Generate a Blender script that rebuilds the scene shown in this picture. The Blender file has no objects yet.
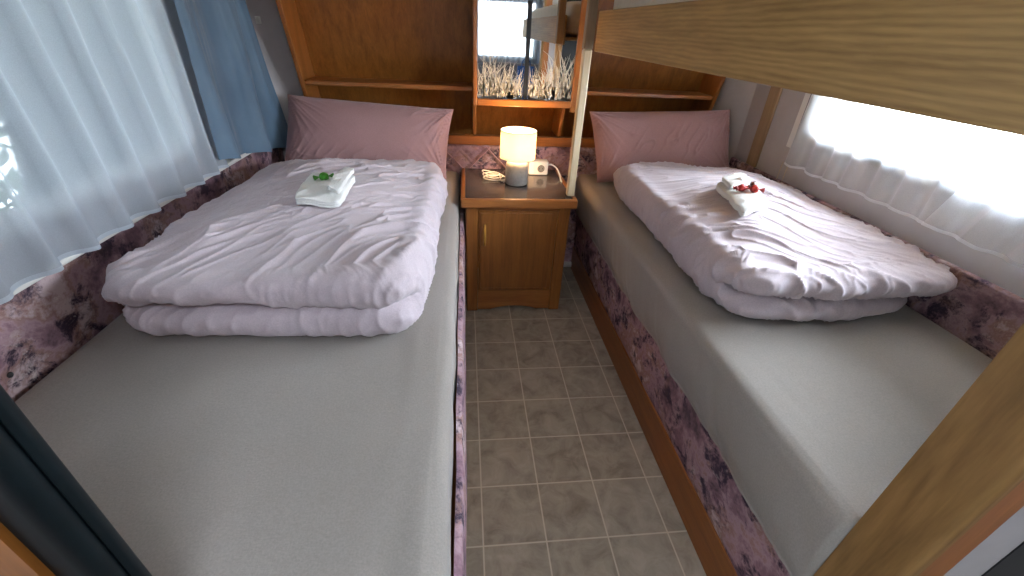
import bpy, math, random
from mathutils import Vector, Matrix, noise
from mathutils.bvhtree import BVHTree
PI = math.pi
random.seed(7)
SC = bpy.context.scene
COL = SC.collection

# ------------------------------------------------------------------ materials
def new_mat(name):
    m = bpy.data.materials.new(name); m.use_nodes = True
    nt = m.node_tree; nt.nodes.clear()
    out = nt.nodes.new('ShaderNodeOutputMaterial')
    return m, nt, out
def srgb(r, g, b):
    f = lambda c: (c/255/12.92) if c/255 <= .04045 else ((c/255+.055)/1.055)**2.4
    return (f(r), f(g), f(b), 1)
def N(nt, t, **kw):
    n = nt.nodes.new(t)
    for k, v in kw.items():
        if k in n.inputs: n.inputs[k].default_value = v
        else: setattr(n, k, v)
    return n
def coords(nt, scale=(1,1,1), rot=(0,0,0)):
    g = N(nt, 'ShaderNodeNewGeometry')       # world position: every mesh is static
    mp = N(nt, 'ShaderNodeMapping'); mp.inputs['Scale'].default_value = scale; mp.inputs['Rotation'].default_value = rot
    nt.links.new(g.outputs['Position'], mp.inputs['Vector'])
    return mp.outputs['Vector']
def ramp(nt, fac, stops, interp='LINEAR'):
    r = N(nt, 'ShaderNodeValToRGB'); cr = r.color_ramp; cr.interpolation = interp
    while len(cr.elements) < len(stops): cr.elements.new(.5)
    for e, (p, c) in zip(cr.elements, stops): e.position = p; e.color = c
    nt.links.new(fac, r.inputs['Fac']); return r.outputs['Color']
def bump(nt, h, strength=.3, dist=.002):
    b = N(nt, 'ShaderNodeBump', Strength=strength, Distance=dist)
    nt.links.new(h, b.inputs['Height']); return b.outputs['Normal']
def noise_tex(nt, vec, scale, detail=4, rough=.55, dist=0):
    n = N(nt, 'ShaderNodeTexNoise', Scale=scale, Detail=detail, Roughness=rough, Distortion=dist)
    nt.links.new(vec, n.inputs['Vector']); return n.outputs['Fac']
def math_n(nt, op, a, b=None):
    n = N(nt, 'ShaderNodeMath', operation=op)
    for i, v in enumerate((a, b)):
        if v is None: continue
        if isinstance(v, (int, float)): n.inputs[i].default_value = v
        else: nt.links.new(v, n.inputs[i])
    return n.outputs[0]
def mix_rgb(nt, fac, a, b):
    n = N(nt, 'ShaderNodeMix', data_type='RGBA')
    for s, v in ((n.inputs[0], fac), (n.inputs[6], a), (n.inputs[7], b)):
        if isinstance(v, (int, float, tuple)): s.default_value = v
        else: nt.links.new(v, s)
    return n.outputs[2]
def bsdf(nt, out, color, rough=.6, normal=None, spec=.5, **kw):
    p = N(nt, 'ShaderNodeBsdfPrincipled', Roughness=rough)
    p.inputs['Specular IOR Level'].default_value = spec
    for k, v in kw.items(): p.inputs[k].default_value = v
    if isinstance(color, tuple): p.inputs['Base Color'].default_value = color
    else: nt.links.new(color, p.inputs['Base Color'])
    if normal is not None: nt.links.new(normal, p.inputs['Normal'])
    nt.links.new(p.outputs[0], out.inputs['Surface']); return p

def m_plain(name, c, rough=.5, spec=.5, var=.06, scale=30, bs=.1, **kw):
    m, nt, out = new_mat(name); v = coords(nt)
    f = noise_tex(nt, v, scale)
    c2 = tuple(max(0, x*(1-var*2)) for x in c[:3])+(1,)
    c3 = tuple(min(1, x*(1+var)) for x in c[:3])+(1,)
    bsdf(nt, out, ramp(nt, f, [(.3, c2), (.7, c3)]), rough, bump(nt, f, bs, .001), spec, **kw); return m
def m_wood(name, c1, c2, grain='Z', fine=1., rough=.35, rings=False, spec=.5):
    m, nt, out = new_mat(name)
    sc = {'X': (2, 26, 26), 'Y': (26, 2, 26), 'Z': (26, 26, 2)}[grain]
    v = coords(nt, tuple(s*fine for s in sc))
    f1 = noise_tex(nt, v, 1.2, 6, .6, .4)
    v2 = coords(nt, tuple(s*fine*5 for s in sc)); f2 = noise_tex(nt, v2, 1.5, 3, .6)
    fac = math_n(nt, 'ADD', math_n(nt, 'MULTIPLY', f1, .7), math_n(nt, 'MULTIPLY', f2, .3))
    if rings:
        v3 = coords(nt, {'X': (.35, 1, 1), 'Y': (1, .16, 1), 'Z': (1, 1, .16)}[grain])
        w = N(nt, 'ShaderNodeTexWave', Scale=30, Distortion=6, Detail=3); w.wave_type = 'BANDS'; w.bands_direction = 'Z' if grain != 'Z' else 'X'
        w.inputs['Detail Scale'].default_value = .9
        nt.links.new(v3, w.inputs['Vector'])
        fac = math_n(nt, 'ADD', math_n(nt, 'MULTIPLY', fac, .80), math_n(nt, 'MULTIPLY', w.outputs['Fac'], .12))
    else:
        fac = math_n(nt, 'MULTIPLY', fac, 1.)
    col = ramp(nt, fac, [(.28, c1), (.66, c2)])
    bsdf(nt, out, col, rough, bump(nt, f2, .12, .0006), spec); return m
def m_fabric(name, c1, c2, rough=.9, weave=900, scale=3, bs=.25, sheen=.2):
    m, nt, out = new_mat(name); v = coords(nt)
    f = noise_tex(nt, v, scale, 5)
    w = noise_tex(nt, coords(nt, (1, .25, 1)), weave*.5, 2)
    w2 = noise_tex(nt, coords(nt, (.25, 1, 1)), weave*.5, 2)
    h = math_n(nt, 'ADD', w, w2)
    th = ramp(nt, noise_tex(nt, v, 260, 2, .7), [(.3, (.90, .90, .90, 1)), (.7, (1.08, 1.08, 1.08, 1))])
    mm = N(nt, 'ShaderNodeMix', data_type='RGBA', blend_type='MULTIPLY'); mm.inputs[0].default_value = 1.
    nt.links.new(ramp(nt, f, [(.3, c1), (.7, c2)]), mm.inputs[6]); nt.links.new(th, mm.inputs[7]); col = mm.outputs[2]
    p = bsdf(nt, out, col, rough, bump(nt, h, bs, .0008), .2)
    p.inputs['Sheen Weight'].default_value = sheen; return m
def m_floral(name, quilt=False, dark=1.):
    m, nt, out = new_mat(name)
    s = lambda r, g, b: tuple(x*dark for x in srgb(r, g, b)[:3])+(1,)
    v = coords(nt, (1, 1, 1.15))
    a = noise_tex(nt, v, 7, 8, .66, .25)
    b = noise_tex(nt, coords(nt, (1.1, .8, 1)), 17, 7, .72, .3)
    c = noise_tex(nt, coords(nt, (.9, 1.2, 1.3), (.4, .2, .9)), 9, 7, .7, .4)
    base = ramp(nt, a, [(.34, s(88, 72, 77)), (.43, s(132, 102, 112)), (.50, s(160, 132, 138)), (.56, s(142, 110, 104)), (.64, s(186, 166, 168))])
    dk = ramp(nt, c, [(.43, (1, 1, 1, 1)), (.50, (0, 0, 0, 1))])
    dk2 = math_n(nt, 'MULTIPLY', dk, ramp(nt, b, [(.42, (0, 0, 0, 1)), (.55, (1, 1, 1, 1))]))
    col = mix_rgb(nt, dk2, base, s(58, 46, 60))
    li = ramp(nt, b, [(.60, (0, 0, 0, 1)), (.66, (1, 1, 1, 1))])
    li2 = math_n(nt, 'MULTIPLY', math_n(nt, 'MULTIPLY', li, ramp(nt, a, [(.45, (0, 0, 0, 1)), (.6, (1, 1, 1, 1))])), .7)
    col = mix_rgb(nt, li2, col, s(206, 192, 190))
    og = ramp(nt, noise_tex(nt, v, 3.4, 4, .6, .8), [(.55, (0, 0, 0, 1)), (.68, (1, 1, 1, 1))])
    col = mix_rgb(nt, math_n(nt, 'MULTIPLY', og, .55), col, s(134, 102, 84))
    w = noise_tex(nt, v, 700, 2)
    bsdf(nt, out, col, .85, bump(nt, w, .2, .0008), .25); return m
def m_floor(name):
    m, nt, out = new_mat(name)
    v = coords(nt, (5, 5, 5))
    sp = N(nt, 'ShaderNodeSeparateXYZ'); nt.links.new(v, sp.inputs[0])
    def line(o):
        f = math_n(nt, 'FRACT', math_n(nt, 'ADD', o, 100.5))
        return math_n(nt, 'ABSOLUTE', math_n(nt, 'SUBTRACT', f, .5))
    d = math_n(nt, 'MINIMUM', line(sp.outputs[0]), line(sp.outputs[1]))
    g = ramp(nt, d, [(.007, (1, 1, 1, 1)), (.016, (0, 0, 0, 1))])
    fx = math_n(nt, 'FLOOR', math_n(nt, 'ADD', sp.outputs[0], 100)); fy = math_n(nt, 'FLOOR', math_n(nt, 'ADD', sp.outputs[1], 100))
    cv = N(nt, 'ShaderNodeCombineXYZ'); nt.links.new(fx, cv.inputs[0]); nt.links.new(fy, cv.inputs[1])
    wn = N(nt, 'ShaderNodeTexWhiteNoise'); nt.links.new(cv.outputs[0], wn.inputs['Vector'])
    f = noise_tex(nt, coords(nt), 14, 7, .65, .6)
    f = math_n(nt, 'ADD', f, math_n(nt, 'MULTIPLY', math_n(nt, 'SUBTRACT', wn.outputs['Value'], .5), .10))
    col = ramp(nt, f, [(.28, srgb(138, 128, 113)), (.5, srgb(170, 160, 143)), (.72, srgb(188, 179, 162))])
    col = mix_rgb(nt, g, col, srgb(216, 207, 188))
    bsdf(nt, out, col, .42, bump(nt, math_n(nt, 'SUBTRACT', f, g), .15, .001), .4); return m
def m_marble(name):
    m, nt, out = new_mat(name); v = coords(nt, (1, 1.5, 1))
    a = noise_tex(nt, v, 9, 8, .7, 2.5)
    bsdf(nt, out, ramp(nt, a, [(.3, srgb(34, 33, 35)), (.47, srgb(56, 53, 54)), (.53, srgb(78, 72, 71)), (.6, srgb(44, 42, 44)), (.75, srgb(62, 58, 58))]), .15, None, .4); return m
def m_net(name, color, opacity, weave=500, edge=.5):
    m, nt, out = new_mat(name)
    t = N(nt, 'ShaderNodeBsdfTransparent'); d = N(nt, 'ShaderNodeBsdfDiffuse', Color=color); tr = N(nt, 'ShaderNodeBsdfTranslucent', Color=color)
    mx = N(nt, 'ShaderNodeMixShader', Fac=.5); nt.links.new(d.outputs[0], mx.inputs[1]); nt.links.new(tr.outputs[0], mx.inputs[2])
    f = noise_tex(nt, coords(nt, (1, 1, 1)), weave, 2)
    fac = ramp(nt, f, [(.3, (opacity-.05,)*3+(1,)), (.7, (min(1, opacity+.05),)*3+(1,))])
    # threads overlap more where the cloth is seen edge-on
    lw = N(nt, 'ShaderNodeLayerWeight', Blend=.5)
    fac = math_n(nt, 'MINIMUM', math_n(nt, 'ADD', fac, math_n(nt, 'MULTIPLY', math_n(nt, 'POWER', lw.outputs['Facing'], 2.), edge)), 1.)
    m2 = N(nt, 'ShaderNodeMixShader'); nt.links.new(fac, m2.inputs[0]); nt.links.new(t.outputs[0], m2.inputs[1]); nt.links.new(mx.outputs[0], m2.inputs[2])
    nt.links.new(m2.outputs[0], out.inputs['Surface']); return m
def m_drape(name, c1, c2):
    m, nt, out = new_mat(name)
    f = noise_tex(nt, coords(nt), 6, 4); col = ramp(nt, f, [(.3, c1), (.7, c2)])
    w = noise_tex(nt, coords(nt, (1, 1, .3)), 500, 2)
    p = bsdf(nt, out, col, .55, bump(nt, w, .12, .0006), .35); p.inputs['Sheen Weight'].default_value = .35
    tr = N(nt, 'ShaderNodeBsdfTranslucent'); nt.links.new(col, tr.inputs['Color'])
    mx = N(nt, 'ShaderNodeMixShader', Fac=.12); nt.links.new(p.outputs[0], mx.inputs[1]); nt.links.new(tr.outputs[0], mx.inputs[2])
    nt.links.new(mx.outputs[0], out.inputs['Surface']); return m
def m_shade(name):
    m, nt, out = new_mat(name)
    f = noise_tex(nt, coords(nt, (1, 1, 4)), 300, 2); col = ramp(nt, f, [(.3, srgb(238, 230, 208)), (.7, srgb(248, 242, 224))])
    d = N(nt, 'ShaderNodeBsdfDiffuse'); t = N(nt, 'ShaderNodeBsdfTranslucent')
    nt.links.new(col, d.inputs['Color']); nt.links.new(col, t.inputs['Color'])
    mx = N(nt, 'ShaderNodeMixShader', Fac=.62); nt.links.new(d.outputs[0], mx.inputs[1]); nt.links.new(t.outputs[0], mx.inputs[2])
    nt.links.new(mx.outputs[0], out.inputs['Surface']); return m
def m_glass(name):
    m, nt, out = new_mat(name)
    t = N(nt, 'ShaderNodeBsdfTransparent', Color=(.93, .96, .97, 1)); g = N(nt, 'ShaderNodeBsdfGlossy', Roughness=.03)
    f = N(nt, 'ShaderNodeFresnel', IOR=1.35)
    mx = N(nt, 'ShaderNodeMixShader'); nt.links.new(f.outputs[0], mx.inputs[0]); nt.links.new(t.outputs[0], mx.inputs[1]); nt.links.new(g.outputs[0], mx.inputs[2])
    nt.links.new(mx.outputs[0], out.inputs['Surface']); return m
def m_mirror(name):
    m, nt, out = new_mat(name)
    f = noise_tex(nt, coords(nt), 4, 2)
    bsdf(nt, out, ramp(nt, f, [(.3, (.80, .81, .80, 1)), (.7, (.86, .86, .85, 1))]), .015, Metallic=1.); return m
def m_emit(name, c, s):
    m, nt, out = new_mat(name); e = N(nt, 'ShaderNodeEmission', Color=c, Strength=s); nt.links.new(e.outputs[0], out.inputs['Surface']); return m

M = dict(
    floor=m_floor('vinyl_tiles'),
    cherry=m_wood('cherry_wood_upright', srgb(108, 64, 24), srgb(158, 99, 44), 'Z', 1., .3),
    cherry_x=m_wood('cherry_wood_lying', srgb(121, 71, 31), srgb(172, 109, 55), 'X', 1., .28),
    cherry_edge=m_wood('cherry_edge', srgb(118, 69, 29), srgb(168, 105, 52), 'Z', 1., .28),
    cherry_y=m_wood('cherry_wood_bed', srgb(110, 62, 24), srgb(158, 96, 42), 'Y', 1., .35),
    oak=m_wood('oak_board', srgb(138, 105, 60), srgb(196, 158, 102), 'Y', 1., .4, True),
    oak_pale=m_wood('oak_strip', srgb(136, 110, 80), srgb(174, 146, 110), 'Z', 1., .4),
    oak_z=m_wood('oak_upright', srgb(116, 85, 46), srgb(164, 124, 74), 'Z', 1., .4, True),
    oak_edge=m_wood('oak_red_edge', srgb(136, 80, 40), srgb(176, 110, 60), 'Z', 1., .4),
    pale=m_wood('pale_wood', srgb(178, 156, 122), srgb(216, 198, 164), 'Z', 1.2, .3),
    post_shade_stem=m_wood('shaded_post_and_stem_wood', srgb(106, 88, 66), srgb(142, 120, 92), 'Z', 1., .4),  # shade of the upper post put into the tone; hedge stems share it
    wall=m_plain('wall_vinyl', srgb(186, 180, 179), .6, .3, .03, 12, .05),
    ceil=m_plain('ceiling_vinyl', srgb(225, 222, 215), .7, .3, .02, 12, .05),
    floral=m_floral('floral_upholstery', dark=1.2),
    floral_hb=m_floral('floral_headboard', dark=1.25),
    floral_dk=m_floral('floral_wall_cushion', dark=1.08),
    piping=m_fabric('piping_cord', srgb(176, 136, 138), srgb(190, 150, 150)),
    sheet=m_fabric('fitted_sheet', srgb(147, 140, 133), srgb(158, 151, 144), .9, 800, 2.5, .35),
    duvet=m_fabric('duvet_cotton', srgb(194, 181, 187), srgb(206, 193, 198), .85, 900, 2, .15, .3),
    pillow=m_fabric('pillow_cotton', srgb(170, 131, 130), srgb(182, 143, 142), .85, 900, 2, .15, .3),
    towel=m_plain('towel_terry', srgb(236, 236, 232), .95, .1, .04, 260, .7),
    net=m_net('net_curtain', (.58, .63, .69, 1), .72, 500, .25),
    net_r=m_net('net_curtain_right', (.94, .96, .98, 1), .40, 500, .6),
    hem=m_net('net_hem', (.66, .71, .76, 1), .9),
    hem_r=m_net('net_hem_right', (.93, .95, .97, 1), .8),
    blue=m_drape('blue_drape', srgb(82, 106, 128), srgb(98, 123, 144)),
    marble=m_marble('dark_laminate'),
    concrete=m_plain('lamp_ceramic', srgb(150, 146, 140), .6, .3, .08, 60, .15),
    shade=m_shade('lamp_shade_cloth'),
    bulb=m_emit('bulb_glow', (1, .62, .32, 1), 330),
    white=m_plain('white_plastic', srgb(228, 226, 220), .35, .5, .02, 20, .02),
    hole=m_plain('socket_recess', srgb(120, 118, 114), .5, .4, .02, 20, .02),
    dark=m_plain('dark_plastic', srgb(28, 30, 32), .4, .5, .1, 20, .05),
    teal=m_plain('dark_teal_rubber', srgb(4, 14, 18), .5, .25, .15, 40, .1),
    glass=m_glass('window_glass'),
    mirror=m_mirror('mirror_glass'),
    etch=m_plain('etched_white', srgb(236, 232, 218), .8, .2, .05, 60, .1),
    brass=m_plain('gold_handle', srgb(214, 160, 74), .3, .5, .05, 20, .02, Metallic=.6),
    green=m_plain('green_foil', srgb(70, 150, 40), .3, .5, .3, 120, .3),
    red=m_plain('red_foil', srgb(176, 48, 44), .3, .5, .3, 120, .3),
    brownfoil=m_plain('brown_foil', srgb(112, 62, 50), .35, .5, .3, 120, .3),
    leaf=m_plain('hedge_leaf', srgb(74, 92, 58), .5, .4, .35, 5, .1),
    bag=m_plain('blue_bag', srgb(26, 88, 160), .5, .4, .1, 20, .1),
    cream=m_plain('cream_ticking', srgb(228, 220, 204), .9, .2, .03, 40, .2),
    grass=m_plain('outdoor_paving', srgb(196, 196, 190), .9, .1, .3, 4, .1),
    grey=m_plain('grey_upholstery', srgb(120, 118, 122), .8, .2, .1, 20, .2),
)

# ------------------------------------------------------------------ object helpers
def tag(o, label=None, cat=None, group=None, kind=None):
    if label: o['label'] = label
    if cat: o['category'] = cat
    if group: o['group'] = group
    if kind: o['kind'] = kind
    return o
def thing(name, loc, label, cat, group=None):
    o = bpy.data.objects.new(name, None); COL.objects.link(o); o.location = loc
    o.empty_display_size = .05
    return tag(o, label, cat, group)
def wloc(o):
    v = Vector((0, 0, 0))
    while o is not None: v += o.location; o = o.parent
    return v
def mesh(name, vf, mat, parent=None, smooth=False, origin=None, label=None):
    """vf = (verts in world metres, faces); the object sits under its parent, or at its own base when top-level"""
    vs, fs = vf
    vs = [Vector(v) for v in vs]
    if parent is not None:
        o0 = wloc(parent); off = Vector((0, 0, 0))
    else:
        if origin is None:
            xs = [v.x for v in vs]; ys = [v.y for v in vs]; zs = [v.z for v in vs]
            origin = ((min(xs)+max(xs))/2, (min(ys)+max(ys))/2, min(zs))
        o0 = Vector(origin); off = o0
    me = bpy.data.meshes.new(name); me.from_pydata([v-o0 for v in vs], [], fs); me.update()
    o = bpy.data.objects.new(name, me); COL.objects.link(o); o.location = off
    if parent is not None: o.parent = parent
    if isinstance(mat, str): mat = M[mat]
    me.materials.append(mat)
    if smooth:
        for p in me.polygons: p.use_smooth = True
        if smooth != 'all':
            try: me.set_sharp_from_angle(angle=math.radians(smooth if smooth is not True else 40))
            except Exception: pass
    if label: o['label'] = label
    return o
def bevel(o, w, seg=2):
    m = o.modifiers.new('bevel', 'BEVEL'); m.width = w; m.segments = seg; m.limit_method = 'ANGLE'; m.angle_limit = math.radians(35)
    for p in o.data.polygons: p.use_smooth = True
    try: o.data.set_sharp_from_angle(angle=math.radians(30))
    except Exception: pass
    return o
def box(x0, x1, y0, y1, z0, z1):
    v = [(x, y, z) for x in (x0, x1) for y in (y0, y1) for z in (z0, z1)]
    f = [(0,1,3,2), (4,6,7,5), (0,4,5,1), (2,3,7,6), (0,2,6,4), (1,5,7,3)]
    return v, f
def join(*parts):
    V, F = [], []
    for v, f in parts:
        b = len(V); V += [tuple(x) for x in v]; F += [tuple(i+b for i in q) for q in f]
    return V, F
def prism(poly, axis, a, b):
    """extrude a 2-D polygon: axis 'x' takes (y,z), 'y' takes (x,z), 'z' takes (x,y)"""
    mk = {'x': lambda p, t: (t, p[0], p[1]), 'y': lambda p, t: (p[0], t, p[1]), 'z': lambda p, t: (p[0], p[1], t)}[axis]
    n = len(poly)
    v = [mk(p, a) for p in poly]+[mk(p, b) for p in poly]
    f = [tuple(range(n)), tuple(range(2*n-1, n-1, -1))]+[(i, i+n, (i+1) % n+n, (i+1) % n) for i in range(n)]
    area = sum(poly[i][0]*poly[(i+1) % n][1]-poly[(i+1) % n][0]*poly[i][1] for i in range(n))
    flip = (area > 0) ^ (b < a)
    if axis == 'y': flip = not flip
    if flip: f = [tuple(reversed(q)) for q in f]
    return v, f
def lathe(cx, cy, prof, seg=48):
    V, F = [], []
    n = len(prof)
    for k in range(seg):
        a = 2*PI*k/seg
        for r, z in prof: V.append((cx+r*math.cos(a), cy+r*math.sin(a), z))
    for k in range(seg):
        for i in range(n-1):
            a = k*n+i; b = ((k+1) % seg)*n+i
            F.append((a, b, b+1, a+1))
    return V, F
def tube(pts, r, seg=8, closed=False, cap=True):
    pts = [Vector(p) for p in pts]; V, F = [], []
    n = len(pts); up = Vector((0, 0, 1)); prev = None
    for i, p in enumerate(pts):
        a = pts[(i-1) % n] if closed or i > 0 else p; b = pts[(i+1) % n] if closed or i < n-1 else p
        t = (b-a).normalized()
        if prev is None:
            s = t.cross(up)
            if s.length < 1e-3: s = t.cross(Vector((1, 0, 0)))
        else: s = prev-t*prev.dot(t)
        s.normalize(); prev = s; u = s.cross(t)
        rr = r[i] if isinstance(r, (list, tuple)) else r
        for k in range(seg):
            a_ = 2*PI*k/seg; V.append(tuple(p+s*math.cos(a_)*rr+u*math.sin(a_)*rr))
    for i in range(n if closed else n-1):
        j = (i+1) % n
        for k in range(seg): F.append((i*seg+k, i*seg+(k+1) % seg, j*seg+(k+1) % seg, j*seg+k))
    if cap and not closed:
        F.append(tuple(reversed(range(seg)))); F.append(tuple((n-1)*seg+k for k in range(seg)))
    return V, F
def smooth_path(pts, n=8):
    """Catmull-Rom through the points"""
    P = [Vector(p) for p in pts]; out = []
    for i in range(len(P)-1):
        p0 = P[max(i-1, 0)]; p1 = P[i]; p2 = P[i+1]; p3 = P[min(i+2, len(P)-1)]
        for k in range(n):
            t = k/n
            out.append(.5*((2*p1)+(p2-p0)*t+(2*p0-5*p1+4*p2-p3)*t*t+(3*p1-p0-3*p2+p3)*t**3))
    out.append(P[-1]); return out
def grid(f, nu, nv, close_u=False):
    V = [f(i/(nu if close_u else nu-1), j/(nv-1)) for i in range(nu) for j in range(nv)]
    F = []
    for i in range(nu if close_u else nu-1):
        for j in range(nv-1):
            a = i*nv+j; b = ((i+1) % nu)*nv+j
            F.append((a, b, b+1, a+1))
    return V, F
def ss(a, b, x):
    t = min(1, max(0, (x-a)/(b-a))); return t*t*(3-2*t)
def ns(x, y, z): return noise.noise(Vector((x, y, z)))
def struct(name, vf, mat, smooth=False):
    return tag(mesh(name, vf, mat, smooth=smooth), kind='structure')

# ------------------------------------------------------------------ room shell
XL, XR, YB, YR, ZC = -1.05, 1.475, .84, -4.1, 2.0
def wall_holes(x0, x1, ya, yb, z0, z1, holes):
    """wall slab across x0..x1 with rectangular openings (y0,y1,z0,z1)"""
    ys = sorted({ya, yb, *[h[0] for h in holes], *[h[1] for h in holes]}); out = []
    for a, b in zip(ys, ys[1:]):
        hz = [h for h in holes if h[0] <= a+1e-6 and h[1] >= b-1e-6]
        if not hz: out.append(box(x0, x1, a, b, z0, z1))
        else:
            h = hz[0]; out += [box(x0, x1, a, b, z0, h[2]), box(x0, x1, a, b, h[3], z1)]
    return join(*out)
WL = (-1.42, -.16, .93, 1.66)       # left bedroom window
WR = (-1.34, -.09, 1.004, 1.72)      # right bedroom window
WS = (-3.7, -2.0, .80, 1.72)        # side window of the seating area behind the camera
struct('floor', box(XL-.03, XR+.03, YR-.03, YB+.03, -.03, 0), 'floor')
SK = (-.15, .40, -2.75, -2.20)      # added unseen roof opening behind the camera, brings fill light to the floor
struct('ceiling', join(box(XL-.03, SK[0], YR-.03, YB+.03, ZC, ZC+.03), box(SK[1], XR+.03, YR-.03, YB+.03, ZC, ZC+.03), box(SK[0], SK[1], YR-.03, SK[2], ZC, ZC+.03), box(SK[0], SK[1], SK[3], YB+.03, ZC, ZC+.03)), 'ceil')
struct('wall_left', wall_holes(XL-.035, XL, YR, YB, 0, ZC, [WL, WS]), 'wall')
struct('wall_right', wall_holes(XR, XR+.035, YR, YB, 0, ZC, [WR]), 'wall')
struct('wall_back', box(XL, XR, YB, YB+.03, 0, ZC), 'wall')
WQ = (.12, .98, 1.0, 1.72)
def rear_wall():
    y0, y1 = YR-.03, YR
    return join(box(XL, WQ[0], y0, y1, 0, ZC), box(WQ[1], XR, y0, y1, 0, ZC), box(WQ[0], WQ[1], y0, y1, 0, WQ[2]), box(WQ[0], WQ[1], y0, y1, WQ[3], ZC))
struct('wall_front', rear_wall(), 'wall')
# slanting corner panels that close the gaps beside the head-end shelf unit
struct('trim_1', prism([(XL, .56), (-.862, .69), (-.862, .70), (XL, .575)], 'z', .62, ZC-.001), 'wall')
struct('trim_2', prism([(1.352, .64), (XR, .40), (XR, .42), (1.352, .66)], 'z', .62, ZC-.001), 'wall')
# wooden upright strip on the right wall
b = struct('trim_3', box(XR-.012, XR, .185, .268, .815, ZC-.001), 'oak_pale'); bevel(b, .004)

def window(name, side, W, latches=()):
    """framed pane in a side wall; side -1 = left wall, +1 = right wall"""
    y0, y1, z0, z1 = W
    xi = XL if side < 0 else XR; xo = xi+side*.035
    root = tag(bpy.data.objects.new(name, None), kind='structure'); COL.objects.link(root); root.location = (xi, (y0+y1)/2, z0)
    def rrect(i, r, n=6):
        out = []
        for cy, cz, a0 in ((y1-i-r, z1-i-r, 0), (y0+i+r, z1-i-r, 90), (y0+i+r, z0+i+r, 180), (y1-i-r, z0+i+r, 270)):
            for k in range(n+1):
                a = math.radians(a0+90*k/n); out.append((cy+r*math.cos(a), cz+r*math.sin(a)))
        return out
    A, B = rrect(.0005, .002), rrect(.045, .05); n = len(A)
    xa, xb = xi-side*.012, xo-side*.006
    V = [(xa, *p) for p in A]+[(xa, *p) for p in B]+[(xb, *p) for p in B]+[(xb, *p) for p in A]
    F = []
    for r0 in range(4):
        for k in range(n): F.append((r0*n+k, r0*n+(k+1) % n, ((r0+1) % 4)*n+(k+1) % n, ((r0+1) % 4)*n+k))
    o = mesh('window_frame', (V, F), 'white', root, 30)
    mesh('glass', box(min(xb, xb-side*.006)+0, max(xb, xb-side*.006), y0+.03, y1-.03, z0+.03, z1-.03), 'glass', root)
    for ly, lw_ in latches:
        l = mesh('window_latch', join(box(xa-.014, xa-.0005, ly-lw_/2, ly+lw_/2, z0+.006, z0+.032)), 'dark', root); bevel(l, .004, 3)
        if lw_ < .034:
            l = mesh('latch_lever', box(xa-.017, xa-.0145, ly-.008, ly+.008, z0+.012, z0+.050), 'dark', root); bevel(l, .003)
    return root
w1 = window('window_1', -1, WL)
sl = mesh('window_sill', box(XL, XL+.035, -1.5, .2, .836, .852), 'white', w1); bevel(sl, .004)
w2 = window('window_2', 1, WR, [(-.20, .045), (-.47, .09), (-.54, .035), (-.63, .035), (-.735, .032), (-1.0, .06)])
c = mesh('blind_rail', box(XR-.022, XR-.0005, -.055, .005, .965, 1.74), 'white', w2); bevel(c, .004)
c = mesh('blind_guide', box(XR-.026, XR-.0225, -.05, -.036, .975, 1.73), 'grey', w2)
window('window_3', -1, WS)
# rear window seen in the mirror
root = tag(bpy.data.objects.new('window_4', None), kind='structure'); COL.objects.link(root); root.location = (.55, YR, 1.0)
x0, x1, z0, z1 = WQ
mesh('window_frame', join(box(x0, x0+.04, YR-.03, YR+.01, z0, z1), box(x1-.04, x1, YR-.03, YR+.01, z0, z1), box(x0+.04, x1-.04, YR-.03, YR+.01, z0, z0+.04), box(x0+.04, x1-.04, YR-.03, YR+.01, z1-.04, z1)), 'white', root)
mesh('glass', box(x0+.04, x1-.04, YR-.02, YR-.015, z0+.04, z1-.04), 'glass', root)

# door jambs framing the view
JX, JF, JN = .65, -1.542, -1.629
root = tag(bpy.data.objects.new('trim_4', None), kind='structure'); COL.objects.link(root); root.location = (JX, JN, 0)
def arc(cx, cy, r, a0, a1, n=5): return [(cx+r*math.cos(math.radians(a0+(a1-a0)*k/n)), cy+r*math.sin(math.radians(a0+(a1-a0)*k/n))) for k in range(n+1)]
mesh('jamb_board', prism([(JX, JF), (JX+.018, JF)]+[(JX+.018, JN-.008)]+arc(JX+.012, JN+.004, .012, 270, 180), 'z', 0, ZC-.001), 'oak_z', root, 50)
mesh('jamb_edge', box(JX+.0185, JX+.070, JN-.007, JF+.0, 0, ZC-.001), 'oak_edge', root)
mesh('partition_panel', box(JX+.0705, JX+.158, JN-.004, JF, 0, ZC-.001), 'wall', root)
mesh('dark_panel', box(JX+.1585, XR-.001, JN-.006, JF, 0, ZC-.001), 'dark', root)
tag(root, kind='structure')
root = tag(bpy.data.objects.new('trim_5', None), kind='structure'); COL.objects.link(root); root.location = (-.42, -1.62, 0)
JL = -.408
mesh('rubber_jamb', prism(arc(JL-.010, -1.630, .010, 90, -20)+[(JL-.004, -1.637)]+arc(JL-.018, -1.645, .014, 40, -60)+[(JL-.022, -1.657), (JL-.034, -1.655), (JL-.050, -1.652), (JL-.050, -1.62)], 'z', 0, ZC-.001), 'teal', root, 50)
mesh('jamb_panel', box(XL+.001, JL-.0505, -1.66, -1.625, 0, ZC-.001), 'cherry', root)

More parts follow.
